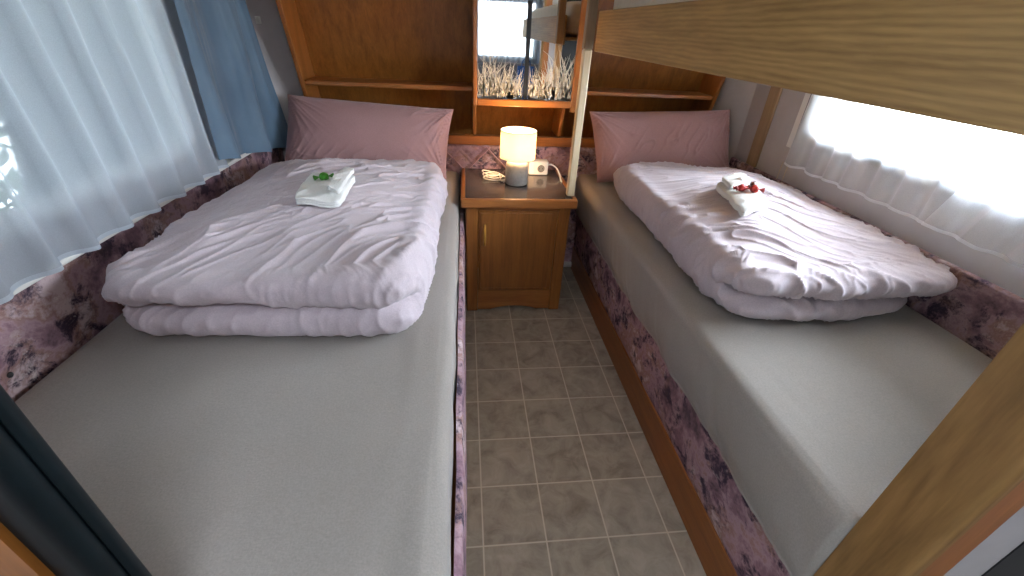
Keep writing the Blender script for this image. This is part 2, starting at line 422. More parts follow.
# ------------------------------------------------------------------ beds
def mattress_mesh(x0, x1, y0, y1, z0, z1, r, open_side, seed):
    """rounded sheet-covered slab; the aisle side gets hanging folds"""
    cols = []
    nx = 70
    # cross-section going over the slab, from the wall side bottom to the aisle side bottom
    prof = []
    H = z1-z0
    for k in range(8): prof.append((x0, z0+(H-r)*k/8, 0, 0))
    for k in range(8): a = PI-(PI/2)*k/8; prof.append((x0+r+r*math.cos(a), z1-r+r*math.sin(a), 0, 1))
    for k in range(40): prof.append((x0+r+(x1-x0-2*r)*k/40, z1, 0, 1))
    for k in range(10): a = PI/2-(PI/2)*k/10; prof.append((x1-r+r*math.cos(a), z1-r+r*math.sin(a), k/10*.3, 1-k/10))
    for k in range(15): prof.append((x1, z1-r-(H-r)*k/14, .3+.7*k/14, 0))
    if open_side < 0: prof = [(x0+x1-p[0], *p[1:]) for p in prof]
    ny = 190; V = []; F = []
    n = len(prof)
    for j in range(ny):
        y = y0+(y1-y0)*j/(ny-1)
        for (x, z, s, t) in prof:
            d = 0
            if s > 0:
                q = y*7+(z1-z)*3.2+seed
                d = s*(.012*ns(q, z*1.3, seed)+.008*abs(ns(q*2.3, z*2, seed+4)))+.012*math.sin(PI*min(1, s))*.8
                if s > .75: d -= .012*ss(.75, 1, s)
            zz = z+t*(.004*ns(x*3, y*3, seed)+.0016*ns(x*14, y*4, seed+2))
            ex = abs(x-(x1 if open_side > 0 else x0))
            if t > 0: zz += .0030*math.exp(-((ex-.075)/.06)**2)*math.sin(ex*210+5*ns(y*2, ex*4, seed))*(.6+.6*ns(y*3, ex*9, seed+8))
            V.append((x+open_side*d, y, zz))
    for j in range(ny-1):
        for i in range(n-1):
            a = j*n+i; F.append((a, a+1, a+n+1, a+n) if open_side > 0 else (a, a+n, a+n+1, a+1))
    F.append(tuple(range(n))[::-1] if open_side > 0 else tuple(range(n))); F.append(tuple((ny-1)*n+i for i in range(n)) if open_side > 0 else tuple((ny-1)*n+i for i in range(n))[::-1])
    b = [j*n for j in range(ny)]; c_ = [j*n+n-1 for j in range(ny)]
    F.append(tuple(b+c_[::-1]) if open_side < 0 else tuple(c_+b[::-1]))
    return V, F
def side_cushion(x, y0, y1, z0, z1, t, side):
    """upholstered board with rounded long edges, bulging towards side"""
    prof = []
    for k in range(15):
        a = -PI/2+PI*k/14
        prof.append((x-side*t+side*t*max(0, math.cos(a))**.35, (z0+z1)/2+(z1-z0)/2*math.sin(a)))
    def f(u, v):
        k = v*14; i = min(13, int(k)); w = k-i
        px = prof[i][0]*(1-w)+prof[i+1][0]*w; pz = prof[i][1]*(1-w)+prof[i+1][1]*w
        y = y0+(y1-y0)*u
        return (px+side*.003*ns(y*5, pz*5, 3), y, pz)
    V, F = grid(f, 90, 29)
    if side > 0: F = [tuple(reversed(q)) for q in F]
    return V, F

BL0, BL1 = -1.60, .598
bedL = thing('single_bed', (-.55, -.5, 0), 'left single bed with taupe fitted sheet below the long net and blue curtains', 'bed', 'the two single beds')
o = mesh('bed_base', box(XL+.001, -.062, BL0, BL1, 0.001, .40), 'cherry_y', bedL); bevel(o, .004)
mesh('side_cushion', side_cushion(-.0495, BL0, .30, .13, .545, .022, 1), 'floral', bedL, 60)
mesh('mattress', mattress_mesh(XL+.024, -.088, BL0, BL1, .401, .65, .035, 1, 3.), 'sheet', bedL, 'all')

BR0, BR1 = -1.540, .598
bedR = thing('single_bed', (1.05, -.5, 0), 'right single bed with taupe fitted sheet below the oak bunk board', 'bed', 'the two single beds')
o = mesh('bed_base', prism([(.664, .001), (.664, .16), (.70, .16), (.70, .40), (XR-.001, .40), (XR-.001, .001)], 'y', BR0, BR1), 'cherry_y', bedR); bevel(o, .004)
mesh('side_cushion', side_cushion(.662, BR0, BR1-.02, .150, .438, .024, -1), 'floral', bedR, 60)
mesh('mattress', mattress_mesh(.640, XR-.024, BR0, BR1, .401, .645, .03, -1, 11.), 'sheet', bedR, 'all')

pp = mesh('pipe', tube([(.495, .555, .045), (.655, .555, .045)], .019, 16), 'white', smooth='all')
tag(pp, 'white horizontal pipe low in the dark gap between nightstand and right bed', 'pipe')
# padded bands along the side walls and the quilted headboard
def pad(x0, x1, y0, y1, z0, z1, r=.008):
    return box(x0, x1, y0, y1, z0, z1)
o = mesh('wall_cushion', box(XL+.0005, XL+.022, -1.60, .56, .56, .834), 'floral_dk'); bevel(o, .008, 3)
bv_, bf_ = lathe(0, 0, [(.0065, -.0005), (.0065, .001), (.004, .0035), (.0005, .004)], 16)
mesh('button', ([(XL+.0225+z, -1.123+x, .690+y) for x, y, z in bv_], bf_), 'dark', o, 'all', label='small dark button')
tag(o, 'dark floral upholstered wall band beside the left bed, below the white net curtain', 'wall cushion', 'floral wall bands')
o = mesh('wall_cushion', box(XR-.022, XR-.0005, -1.51, .40, .56, .815), 'floral_dk'); bevel(o, .008, 3)
tag(o, 'dark floral upholstered wall band beside the right bed, under the bright window', 'wall cushion', 'floral wall bands')
def headboard():
    x0, x1, z0, z1 = -1.02, 1.345, .60, .799
    def f(u, v):
        x = x0+(x1-x0)*u; z = z0+(z1-z0)*v
        a = ((x+z)/.155) % 1; b = ((x-z)/.155) % 1
        d = min(abs(a-.5), abs(b-.5))
        e = min(v, 1-v)*(z1-z0)
        y = .612-.010*min(1, d*3.2)**.6-.008*math.exp(-(d/.04)**2)+.016*math.exp(-e/.008)
        return (x, y, z)
    V, F = grid(f, 420, 40)
    n = len(V)
    return join((V, [tuple(reversed(q)) for q in F] if False else F), box(x0, x1, .632, .66, .001, z1))
hb = mesh('headboard', headboard(), 'floral_hb', smooth='all')
for sgn in (1, -1):
    for k in range(-12, 20):
        c0 = k*.26+.09                      # line x + sgn*z = c0
        pts = [(c0-sgn*z, z) for z in (.664, .70, .74, .77, .792)]
        pts = [p for p in pts if -1.0 < p[0] < 1.32]
        if len(pts) < 4 or not (-.25 < pts[0][0] < .85): continue
        y_ = .5935 if sgn > 0 else .5930
        mesh('piping', tube([(x, y_, z) for x, z in pts], .0042, 8), 'piping', hb, 'all', label='pinkish piping cord')
tag(hb, 'low floral quilted headboard strip with diamond stitching behind the nightstand and pillows', 'headboard')

# ------------------------------------------------------------------ head-end shelf unit
def yf(z): return .536-.31*(z-1.077)
ZT = 1.96
su = thing('wall_shelf_unit', (.25, .72, .80), 'brown wooden open shelf unit with slanting side panels filling the wall above both pillows', 'shelf unit')
for x in (-.862, 1.332):
    o = mesh('side_panel', prism([(yf(.80), .80), (.835, .80), (.835, ZT), (yf(ZT), ZT)], 'x', x, x+.02), 'cherry_edge', su); bevel(o, .003)
def bk(z): return yf(z)+.20
o = mesh('back_panel', prism([(bk(.8), .80), (bk(.8)+.01, .80), (bk(ZT)+.01, ZT), (bk(ZT), ZT)], 'x', -.841, 1.331), 'cherry', su)
for x0, x1 in ((-.841, .000), (.521, 1.331)):
    o = mesh('shelf', box(x0, x1, yf(1.09)+.008, bk(1.11)-.002, 1.088, 1.110), 'cherry_x', su); bevel(o, .004)
o = mesh('rail', box(-.841, 1.331, yf(.80)-.022, yf(.80)+.02, .800, .851), 'cherry_x', su); bevel(o, .004)
o = mesh('ledge', box(-.841, 1.331, yf(.80)+.0205, bk(.85)-.005, .80, .815), 'cherry_x', su)
for x in (.001, .488):
    o = mesh('divider', prism([(yf(.853), .853), (bk(.853)-.002, .853), (bk(1.03)-.002, 1.03), (yf(1.03), 1.03)], 'x', x, x+.019), 'cherry_edge', su); bevel(o, .003)
# mirrored cabinet in the middle bay
MY = .45; MZ0, MZ1 = 1.034, 1.60
mc = thing('mirror_cabinet', (.265, .5, MZ0), 'wood-framed cabinet with two mirrored doors etched with white grasses, above the lamp', 'mirror cabinet')
o = mesh('cabinet_body', box(.004, .531, MY+.012, .545, MZ0+.002, MZ1), 'cherry', mc)
for x0, x1 in ((.0, .021), (.509, .536)):
    o = mesh('frame_stile', box(x0, x1, MY-.012, MY+.0115, MZ0-.02 if x0 > .1 else MZ0, MZ1), 'cherry_edge', mc); bevel(o, .004)
o = mesh('frame_rail', box(.0212, .5088, MY-.012, MY+.0115, MZ0, MZ0+.034), 'cherry_x', mc); bevel(o, .004)
def blades(x0, x1, seed):
    """etched grass: thin curved white blades fanning up from the lower edge, with seed heads"""
    rnd = random.Random(seed); V, F = [], []
    y = MY-.0012
    def blade(x, z, L, a, bend, w):
        pts = []
        for k in range(7):
            t = k/6; ang = a+bend*t
            pts.append((x, z)); x += L/6*math.sin(ang); z += L/6*math.cos(ang)
        b = len(V)
        for k, (px_, pz_) in enumerate(pts):
            ww = w*(1-.85*k/6)
            qx = min(x1, max(x0, px_)); 
            V.append((max(x0, qx-ww), y, pz_)); V.append((min(x1, qx+ww), y, pz_))
            V.append((min(x1, qx+ww), y+.0008, pz_)); V.append((max(x0, qx-ww), y+.0008, pz_))
        for k in range(6):
            c0 = b+4*k; c1 = c0+4
            for i in range(4): F.append((c0+i, c0+(i+1) % 4, c1+(i+1) % 4, c1+i))
    n = int((x1-x0)*520)
    for i in range(n):
        x = rnd.uniform(x0+.005, x1-.005); t = (x-x0)/(x1-x0)
        tall = .10+.10*math.exp(-((t-(.75 if x0 > .2 else .3))/.3)**2)
        blade(x, MZ0+.036+rnd.uniform(0, .05), tall*rnd.uniform(.45, 1.15), rnd.gauss(0, .3), rnd.gauss(0, .7), rnd.uniform(.0012, .0034))
    for i in range(int((x1-x0)*260)):
        x = rnd.uniform(x0+.005, x1-.005)
        blade(x, MZ0+.037, rnd.uniform(.03, .06), rnd.gauss(0, .7), rnd.gauss(0, .9), rnd.uniform(.003, .006))
    return V, F
for i, (x0, x1) in enumerate(((.0215, .256), (.278, .5085))):
    d = mesh('mirror_door', box(x0, x1, MY, MY+.005, MZ0+.035, MZ1-.002), 'mirror', mc)
    mesh('etched_grass', blades(x0+.002, x1-.002, 5+i), 'etch', d)
mesh('dark_gap_strip', box(.2565, .2775, MY+.002, MY+.0115, MZ0+.035, MZ1-.002), 'dark', mc)

# ------------------------------------------------------------------ nightstand
NX0, NX1, NYF, NYB = -.044, .485, .085, .575
nt_ = thing('nightstand', (.22, .33, 0), 'cherry wood nightstand with dark marbled top standing between the two beds', 'nightstand')
zt = .625
def arch(x0, x1, z0, z1):
    p = [(x0, 0.0), (x0+.04, 0.0), (x0+.045, z0)]
    xm = (x0+x1)/2
    p += [(xm-.16, z0)]+[(xm-.16+.32*k/12, z0+.014*math.sin(PI*k/12)**.7) for k in range(1, 12)]+[(xm+.16, z0)]
    p += [(x1-.045, z0), (x1-.04, 0.0), (x1, 0.0), (x1, z1), (x0, z1)]
    return p
mesh('side_panel', box(NX0, NX0+.018, NYF+.02, NYB, 0.001, zt), 'cherry', nt_)
mesh('side_panel', box(NX1-.018, NX1, NYF+.02, NYB, 0.001, zt), 'cherry', nt_)
mesh('back_panel', box(NX0+.0185, NX1-.0185, NYB-.01, NYB, .02, zt), 'cherry', nt_)
# front frame: two rounded posts, top rail, arched plinth rail
for x0, x1 in ((NX0, NX0+.062), (NX1-.062, NX1)):
    o = mesh('front_post', box(x0, x1, NYF, NYF+.0195, 0.001, zt), 'cherry', nt_); bevel(o, .008, 3)
xa, xb = NX0+.0625, NX1-.0625
pl = [(xa, .012)]+[((xa+xb)/2-.13+.26*k/14, .012+.022*math.sin(PI*k/14)**.8) for k in range(15)]+[(xb, .012), (xb, .137), (xa, .137)]
o = mesh('plinth_rail', prism(pl, 'y', NYF+.003, NYF+.019), 'cherry_x', nt_)
o = mesh('top_rail', box(xa, xb, NYF+.003, NYF+.019, .606, zt), 'cherry_x', nt_)
dr = mesh('door', join(box(xa+.001, xb-.001, NYF+.004, NYF+.018, .139, .604)), 'cherry', nt_); bevel(dr, .003)
o = mesh('door_panel', box(xa+.012, xb-.026, NYF-.003, NYF+.0038, .155, .592), 'cherry', dr); bevel(o, .005, 3)
hx = xa+.033
hp = smooth_path([(hx, NYF-.003, .418), (hx, NYF-.020, .428), (hx, NYF-.026, .474), (hx, NYF-.020, .520), (hx, NYF-.003, .530)], 6)
mesh('handle', tube(hp, [.0045+.002*math.sin(PI*k/(len(hp)-1)) for k in range(len(hp))], 10), 'brass', dr, 'all')
# top with wood lipping
TX0, TX1, TY0, TY1, TZ = -.066, .508, .055, .585, .672
o = mesh('top', box(TX0+.022, TX1-.022, TY0+.022, TY1, zt+.001, TZ-.002), 'marble', nt_, label='dark glossy marbled top surface')
o = mesh('top_edging', box(TX0, TX1, TY0, TY0+.0215, zt+.001, TZ), 'cherry_x', nt_); bevel(o, .006, 3)
for x0, x1 in ((TX0, TX0+.0215), (TX1-.0215, TX1)):
    o = mesh('top_edging', box(x0, x1, TY0+.022, TY1, zt+.001, TZ), 'cherry_y', nt_); bevel(o, .005, 3)

# ------------------------------------------------------------------ lamp, socket
LX, LY, LZ = .228, .315, .6705
lamp = thing('table_lamp', (LX, LY, LZ), 'small lit table lamp with cream drum shade and grey rounded base on the nightstand', 'lamp')
mesh('lamp_base', lathe(LX, LY, [(0.0005, LZ), (.054, LZ), (.058, LZ+.003), (.0595, LZ+.01), (.0605, LZ+.092), (.058, LZ+.106), (.050, LZ+.117), (.038, LZ+.123), (.0005, LZ+.124)]), 'concrete', lamp, 40)
mesh('lamp_neck', lathe(LX, LY, [(.038, LZ+.1245), (.035, LZ+.128), (.033, LZ+.140), (.012, LZ+.142), (.012, LZ+.16), (.0005, LZ+.16)]), 'pale', lamp, 40)
S0, S1, SR = LZ+.136, LZ+.273, .0915
mesh('lamp_shade', lathe(LX, LY, [(SR-.0015, S0), (SR, S0), (SR, S1), (SR-.0015, S1), (SR-.0015, S0)], 64), 'shade', lamp, 40)
for zr in (S1-.004, S0-.0005):
    mesh('shade_rim', lathe(LX, LY, [(SR-.002, zr), (SR+.0008, zr), (SR+.0008, zr+.0045), (SR-.002, zr+.0045), (SR-.002, zr)], 64), 'white', lamp, 40)
bulb = mesh('bulb', lathe(LX, LY, [(.0005, LZ+.161), (.012, LZ+.162), (.014, LZ+.175), (.024, LZ+.195), (.026, LZ+.208), (.021, LZ+.224), (.010, LZ+.233), (.0005, LZ+.235)], 24), 'bulb', lamp, 'all')
cz = LZ+.0035
loops = []
rnd = random.Random(3)
for k in range(3):
    cx, cy = .118-.010*k, .40+.016*k; rx, ry = .062-.007*k, .050-.004*k
    for i in range(20):
        a = 2*PI*i/20+.3; loops.append((cx+rx*math.cos(a), cy+ry*math.sin(a), cz+.0055*k+.016*k*max(0, -math.cos(a))*.5))
cord = [(LX-.01, LY+.055, cz+.004), (.205, .40, cz), (.185, .39, cz)]+loops+[(.15, .33, cz+.004), (.19, .345, cz+.012), (.16, .32, cz)]
mesh('cord', tube(smooth_path(cord, 4), .0032, 8), 'white', lamp, 'all')
ps = thing('power_socket', (.39, .475, LZ), 'white socket block with one round outlet on the nightstand beside the lamp base', 'socket')
o = mesh('socket_body', box(.315, .425, .470, .525, LZ, LZ+.078), 'white', ps); bevel(o, .007, 3)
fc = mesh('socket_face', box(.345, .421, .4655, .4695, LZ+.005, LZ+.073), 'white', ps); bevel(fc, .002)
def ring_y(cx, cz_, y0, y1, r0, r1, seg=36):
    V, F = [], []
    for k in range(seg):
        a = 2*PI*k/seg; c_, s_ = math.cos(a), math.sin(a)
        for r, y in ((r0, y0), (r1, y0), (r1, y1), (r0, y1)): V.append((cx+r*c_, y, cz_+r*s_))
    for k in range(seg):
        for i in range(4): F.append((k*4+i, k*4+(i+1) % 4, ((k+1) % seg)*4+(i+1) % 4, ((k+1) % seg)*4+i))
    return V, F
mesh('outlet_ring', ring_y(.383, LZ+.039, .4625, .4654, .021, .025), 'white', fc, 40)
mesh('outlet_recess', ring_y(.383, LZ+.039, .4645, .4653, .001, .0209), 'hole', fc, 40)
mesh('outlet_contact', join(ring_y(.374, LZ+.039, .4635, .4644, .0005, .003, 12), ring_y(.392, LZ+.039, .4635, .4644, .0005, .003, 12), box(.381, .385, .4632, .4644, LZ+.0555, LZ+.059), box(.381, .385, .4632, .4644, LZ+.019, LZ+.0225)), 'dark', fc)
mesh('cable', tube(smooth_path([(.4255, .495, LZ+.052), (.448, .49, LZ+.055), (.470, .46, LZ+.045), (.482, .42, LZ+.022), (.484, .39, LZ+.005), (.480, .34, LZ+.0045)], 6), .0042, 8), 'white', ps, 'all')

# ------------------------------------------------------------------ bunk above the right bed
BX, BYE = .500, .088
bunk = thing('bunk_bed', (1.0, -.7, .672), 'overhead wooden bunk with oak side board and pale upright post above the right bed', 'bunk bed')
o = mesh('side_board', box(BX, BX+.024, -1.76, BYE, 1.312, 1.455), 'oak', bunk); bevel(o, .003)
o = mesh('bunk_base', box(BX+.0245, 1.355, JF+.002, BYE, 1.335, 1.352), 'oak', bunk)
o = mesh('post', box(.463, .4995, .108, .150, .6725, 1.318), 'pale', bunk); bevel(o, .006, 3)
o = mesh('post_shaded_top', box(.461, .4998, .106, .152, 1.3185, 1.95), 'post_shade_stem', bunk, label='upper length of the same post, its shade painted in as darker grey-brown'); bevel(o, .005, 3)  # same post continued; the darker colour stands for its shade
def slab(x0, x1, y0, y1, z0, z1, r, seed, amp=.004, nx=40, ny=70):
    def f(u, v):
        a = 2*PI*u; s = math.sin(PI*(v-.5)); c_ = math.cos(PI*(v-.5))
        sp = lambda t, e: math.copysign(abs(t)**e, t)
        e1, e2 = .12, .18
        x = (x0+x1)/2+(x1-x0)/2*sp(math.cos(a), e1)*abs(c_)**e2
        y = (y0+y1)/2+(y1-y0)/2*sp(math.sin(a), e1)*abs(c_)**e2
        z = (z0+z1)/2+(z1-z0)/2*sp(s, e2)
        d = amp*ns(x*6, y*6, z*6+seed)
        return (x, y, z+d*(s > 0))
    V, F = grid(f, 120, 40, True); return V, F
o = mesh('bunk_mattress', slab(BX+.03, 1.35, JF+.01, BYE-.005, 1.353, 1.53, .03, 2), 'cream', smooth='all')
tag(o, 'cream mattress lying on the overhead bunk, just showing above the oak board', 'mattress')

# ------------------------------------------------------------------ pillows
def pillow(bl, br, tl, tr, T, seed, nu=150, nv=100):
    """soft rectangle spanned by four corner points (bottom/top, left/right), thickness T"""
    bl, br, tl, tr = map(Vector, (bl, br, tl, tr))
    nrm = (br-bl).cross(tl-bl).normalized()       # towards the room
    V, F = [], []
    def P(u, v, side):
        # edge pinching: the sides draw in between the corner ears
        uu = u-.5; vv = v-.5
        pin = 1-.03*(1-(2*abs(vv))**3.)*(abs(2*uu))**3
        piv = 1-.03*(1-(2*abs(uu))**5.)*(abs(2*vv))**2.2
        cu = .5+uu*pin; cv = .5+vv*piv
        base = bl*(1-cu)*(1-cv)+br*cu*(1-cv)+tl*(1-cu)*cv+tr*cu*cv
        fu = max(0, 1-(2*abs(uu))**4.); fv = max(0, 1-(2*abs(vv))**3.)
        th = T*.5*(fu**.6)*(fv**.6)
        p = Vector((u*5, v*3, seed))
        lump = .05*noise.noise(p*.9)
        # creases running in from the corners and side edges
        e = min(u, 1-u)
        wr = 0
        for k, (cx, cy) in enumerate(((0, 0), (1, 0), (0, 1), (1, 1))):
            dx, dy = (u-cx)*2.2, (v-cy)
            r = math.hypot(dx, dy); a = math.atan2(dy, dx)
            wr += math.exp(-(r/.40)**2)*(1-abs(noise.noise(Vector((a*8, r*1.2, seed+k)))))**7*.8
        n2 = (1-abs(noise.noise(Vector((u*11-v*4, v*2.4+u*1.5+.6*noise.noise(Vector((u*6, v*5, seed))), seed+9)))))**14*.42*ss(-.1, .35, noise.noise(Vector((u*4, v*2.5, seed+15))))
        n3 = noise.noise(Vector((u*12, v*7, seed+5)))*.15
        d = th*(1+lump)+min(1, th/(T*.16))*(.017*(wr+n2)*T/.16+.005*n3)-min(1, th/(T*.16))*.004
        return base+nrm*d*side
    for side in (1, -1):
        b = len(V)
        for i in range(nu):
            for j in range(nv): V.append(tuple(P(i/(nu-1), j/(nv-1), side)))
        for i in range(nu-1):
            for j in range(nv-1):
                a = b+i*nv+j; q = (a, a+nv, a+nv+1, a+1); F.append(q if side > 0 else q[::-1])
    return V, F
pL = mesh('pillow', pillow((-.985, .365, .672), (-.145, .385, .665), (-.930, .525, 1.045), (-.100, .525, 1.0), .20, 1.), 'pillow', smooth='all')
tag(pL, 'dusty pink pillow leaning on the headboard of the left bed beside the blue curtain', 'pillow', 'dusty pink pillows')
pR = mesh('pillow', pillow((.69, .375, .662), (1.48, .385, .69), (.63, .505, 1.015), (1.405, .46, 1.055), .19, 6.), 'pillow', smooth='all')
tag(pR, 'dusty pink pillow leaning on the headboard of the right bed near the wooden wall strip', 'pillow', 'dusty pink pillows')

# ------------------------------------------------------------------ duvets
def duvet(c_fl, c_fr, c_br, c_bl, zb, hF, hB, dome, front_w, seed, wdir, low_inset, low_dir=1):
    """folded duvet: corners front-left, front-right, back-right, back-left (xy); the front shows two rolls with a crease"""
    K = 720
    cs = [Vector((*c, 0)) for c in (c_fl, c_fr, c_br, c_bl)]
    def Q(ex, ey):
        u, v = (ex+1)/2, (ey+1)/2
        return cs[0]*(1-u)*(1-v)+cs[1]*u*(1-v)+cs[2]*u*v+cs[3]*(1-u)*v
    rim = []
    nexp = 9.
    for k in range(K):
        # even spacing along a rounded square
        t = k/K*4; s = int(t); w = t-s
        sx, sy = [(-1+2*w, -1), (1, -1+2*w), (1-2*w, 1), (-1, 1-2*w)][s]
        r = (abs(sx)**nexp+abs(sy)**nexp)**(-1/nexp)
        rim.append((sx*r, sy*r))
    V, ring = [], []
    cen = Q(0, 0)
    L = (cs[1]-cs[0]).length; W = (cs[3]-cs[0]).length
    def edge_h(ey, ex): return hB+(hF-hB)*ss(-1., 1., -ey)
    def top_h(ex, ey, s):
        return edge_h(ey, ex)+dome*(1-s**2.4)**1.5
    R = .075
    def inset(e, d):            # pull a rim point inwards by d metres
        p = Q(*e); c_ = cen-p
        fx = 1-2*d/L; fy = 1-2*d/W
        return Q(e[0]*fx, e[1]*fy)
    nt_top, nt_side = 150, 40
    rows = []
    for i in range(1, nt_top+1):
        s = i/nt_top; row = []
        for e in rim:
            ee = (e[0]*(1-2*R/L)*s, e[1]*(1-2*R/W)*s)
            p = Q(*ee)
            row.append((p.x, p.y, zb+top_h(e[0]*s, e[1]*s, s), 1.))
        rows.append(row)
    for i in range(1, nt_side+1):
        t = i/nt_side; row = []
        for e in rim:
            wgt = front_w(e)
            h = edge_h(e[1], e[0])
            # single bulge
            a = PI/2-PI*t
            r1 = R*max(0, math.cos(a))**.75*(1-.0*t); z1 = h*(.5+.5*math.sin(a))
            # double roll
            tc = .5
            if t < tc:
                a2 = PI/2-PI*(t/tc); r2 = R*max(0, math.cos(a2))**.55; z2 = h*(.52+.48*(.5+.5*math.sin(a2)))
            else:
                a2 = PI/2-PI*((t-tc)/(1-tc)); r2 = R*max(0, math.cos(a2))**.55-low_inset*(1+2.2*max(0, e[0]*low_dir)); z2 = h*.52*(.5+.5*math.sin(a2))
            if abs(t-tc) < 1e-6: r2 = -.02
            r = r1*(1-wgt)+r2*wgt; z = z1*(1-wgt)+z2*wgt
            p = inset(e, R-r)
            row.append((p.x, p.y, zb+max(0.0, z), 1-.6*t))
        rows.append(row)
    for i in (.8, .5, .15):
        rows.append([(*inset((e[0]*i, e[1]*i), R).xy, zb+.001, 0) for e in rim])
    base = []
    c0 = (cen.x, cen.y, zb+top_h(0, 0, 0), 1.)
    V = [c0]+[q for row in rows for q in row]
    F = [(0, 1+k, 1+(k+1) % K) for k in range(K)]
    for i in range(len(rows)-1):
        for k in range(K):
            a = 1+i*K+k; b_ = 1+i*K+(k+1) % K
            F.append((a, a+K, b_+K, b_))
    last = 1+(len(rows)-1)*K
    F.append(tuple(last+k for k in range(K)))
    me = bpy.data.meshes.new('tmp'); me.from_pydata([v[:3] for v in V], [], F); me.update()
    nr = [v.normal.copy() for v in me.vertices]; bpy.data.meshes.remove(me)
    out = []
    cd, sd = math.cos(wdir), math.sin(wdir)
    for (x, y, z, w), n in zip(V, nr):
        if w <= 0: out.append((x, y, max(zb+.0005, z))); continue
        u = x*cd+y*sd; v = -x*sd+y*cd
        big = .020*ns(u*2.2, v*3.2, seed)+.008*ns(u*5, v*6, seed+3)
        wx = .35*ns(u*2.5, v*2.5, seed+7)
        r1 = (1-abs(ns(u*3.2+wx*2, v*15+wx*5, z*5+seed)))**10
        r2 = (1-abs(ns(u*7+wx*3, v*30+wx*6, z*9+seed+11)))**9
        m = .35+.65*ss(-.25, .3, ns(u*2, v*2, seed+21))
        # tighter gathers on the rolled sides
        side = 1-abs(n.z)
        g = (1-abs(ns(x*17, y*17, z*3+seed+5)))**4*side
        r3 = (1-abs(ns(u*16+wx*5, v*38+wx*9, z*20+seed+31)))**6
        m2 = ss(-.05, .35, ns(u*3+4, v*3, seed+41))
        d = big*(1-.5*side)+m*(.017*r1+.009*r2)+m2*.0045*r3*(1-.5*side)-.008+.006*g-.003
        p = Vector((x, y, z))+n*d*min(1, w*1.3)
        out.append((p.x, p.y, max(zb+.0005, p.z)))
    return out, F
def frontL(e):
    f = ss(.80, .98, -e[1])
    return f*(1-.3*ss(.93, 1., e[0]))
def frontR(e):
    f = ss(.72, .97, -e[1])
    return f*(1-.25*ss(.9, 1., -e[0]))
vfL = duvet((-.945, -1.0), (-.155, -1.0), (-.130, .22), (-.955, .25), .658, .185, .17, .055, frontL, 2.3, .75, .004, -1)
dL = mesh('duvet', vfL, 'duvet', smooth='all', origin=(-.55, -.3, .652))
tag(dL, 'pale lilac folded duvet on the left bed, under the towel with a green sweet', 'duvet', 'pale lilac duvets')
vfR = duvet((.705, -.985), (1.44, -1.0), (1.452, .23), (.712, .27), .652, .185, .17, .055, frontR, 8.1, -.55, .020)
dR = mesh('duvet', vfR, 'duvet', smooth='all', origin=(1.07, -.3, .652))
tag(dR, 'pale lilac folded duvet on the right bed, under the towel with red sweets', 'duvet', 'pale lilac duvets')
bvL = BVHTree.FromPolygons([Vector(v) for v in vfL[0]], vfL[1][:-1]); bvR = BVHTree.FromPolygons([Vector(v) for v in vfR[0]], vfR[1][:-1])
def ground(bv, x, y):
    h = bv.ray_cast(Vector((x, y, 2.)), Vector((0, 0, -1)))
    return h[0].z if h[0] is not None else .84

# ------------------------------------------------------------------ towels and sweets
def cloth_slab(bv, P0, P1, P2, P3, h, lift, layers, seed, n=44):
    """folded cloth lying on a surface: corner points P0..P3 (xy), height h, draped on bv plus lift"""
    P = [Vector((*p, 0)) for p in (P0, P1, P2, P3)]
    cen = (P[0]+P[1]+P[2]+P[3])/4
    zc = [ground(bv, *(cen+(p-cen)*.5).xy) for p in P]; z0 = sum(zc)/4
    def f(u, v):
        t = (u*4) % 4; k = int(t); w = t-k
        sx, sy = [(-1+2*w, -1), (1, -1+2*w), (1-2*w, 1), (-1, 1-2*w)][k]
        r = (abs(sx)**9+abs(sy)**9)**(-1/9); ex, ey = sx*r, sy*r
        if v < .36: sc, hh = .94*v/.36, 0.0                         # underside
        elif v < .64:                                               # rounded, layered edge
            q = (v-.36)/.28
            sc = .94+.06*abs(math.sin(q*PI*layers))**.45; hh = h*q
        else: sc, hh = .94*(1-v)/.36, h*(1+.10*math.sin(min(1, (v-.64)/.2)*PI/2))
        uu, vv = (ex*sc+1)/2, (ey*sc+1)/2
        p = P[0]*(1-uu)*(1-vv)+P[1]*uu*(1-vv)+P[2]*uu*vv+P[3]*(1-uu)*vv
        g = max(ground(bv, p.x+dx, p.y+dy) for dx, dy in ((0, 0), (.009, 0), (-.009, 0), (0, .009), (0, -.009)))
        return (p.x, p.y, g+lift+.005+hh+(.003*ns(p.x*25, p.y*25, seed) if hh > 0 else 0))
    return grid(f, 96, n, True)
tL = mesh('towel', cloth_slab(bvL, (-.555, -.635), (-.425, -.625), (-.425, -.375), (-.575, -.385), .024, .0, 3, 1), 'towel', smooth='all')
tag(tL, 'white folded bath towel lying on the left duvet', 'towel', 'folded white bath towels')
fL = mesh('face_cloth', cloth_slab(bvL, (-.468, -.585), (-.428, -.605), (-.425, -.385), (-.462, -.37), .014, .034, 2, 4), 'towel', smooth='all')
tag(fL, 'narrow white rolled face cloth along the right edge of the left bed towel', 'face cloth', 'white face cloths')
tR = mesh('towel', cloth_slab(bvR, (.885, -.640), (1.005, -.600), (1.045, -.33), (.935, -.355), .022, .0, 3, 2), 'towel', smooth='all')
tag(tR, 'white folded bath towel lying on the right duvet', 'towel', 'folded white bath towels')
fR = mesh('face_cloth', cloth_slab(bvR, (.928, -.465), (1.015, -.445), (1.035, -.345), (.945, -.365), .015, .032, 2, 6), 'towel', smooth='all')
tag(fR, 'small white folded face cloth on the far end of the right bed towel', 'face cloth', 'white face cloths')
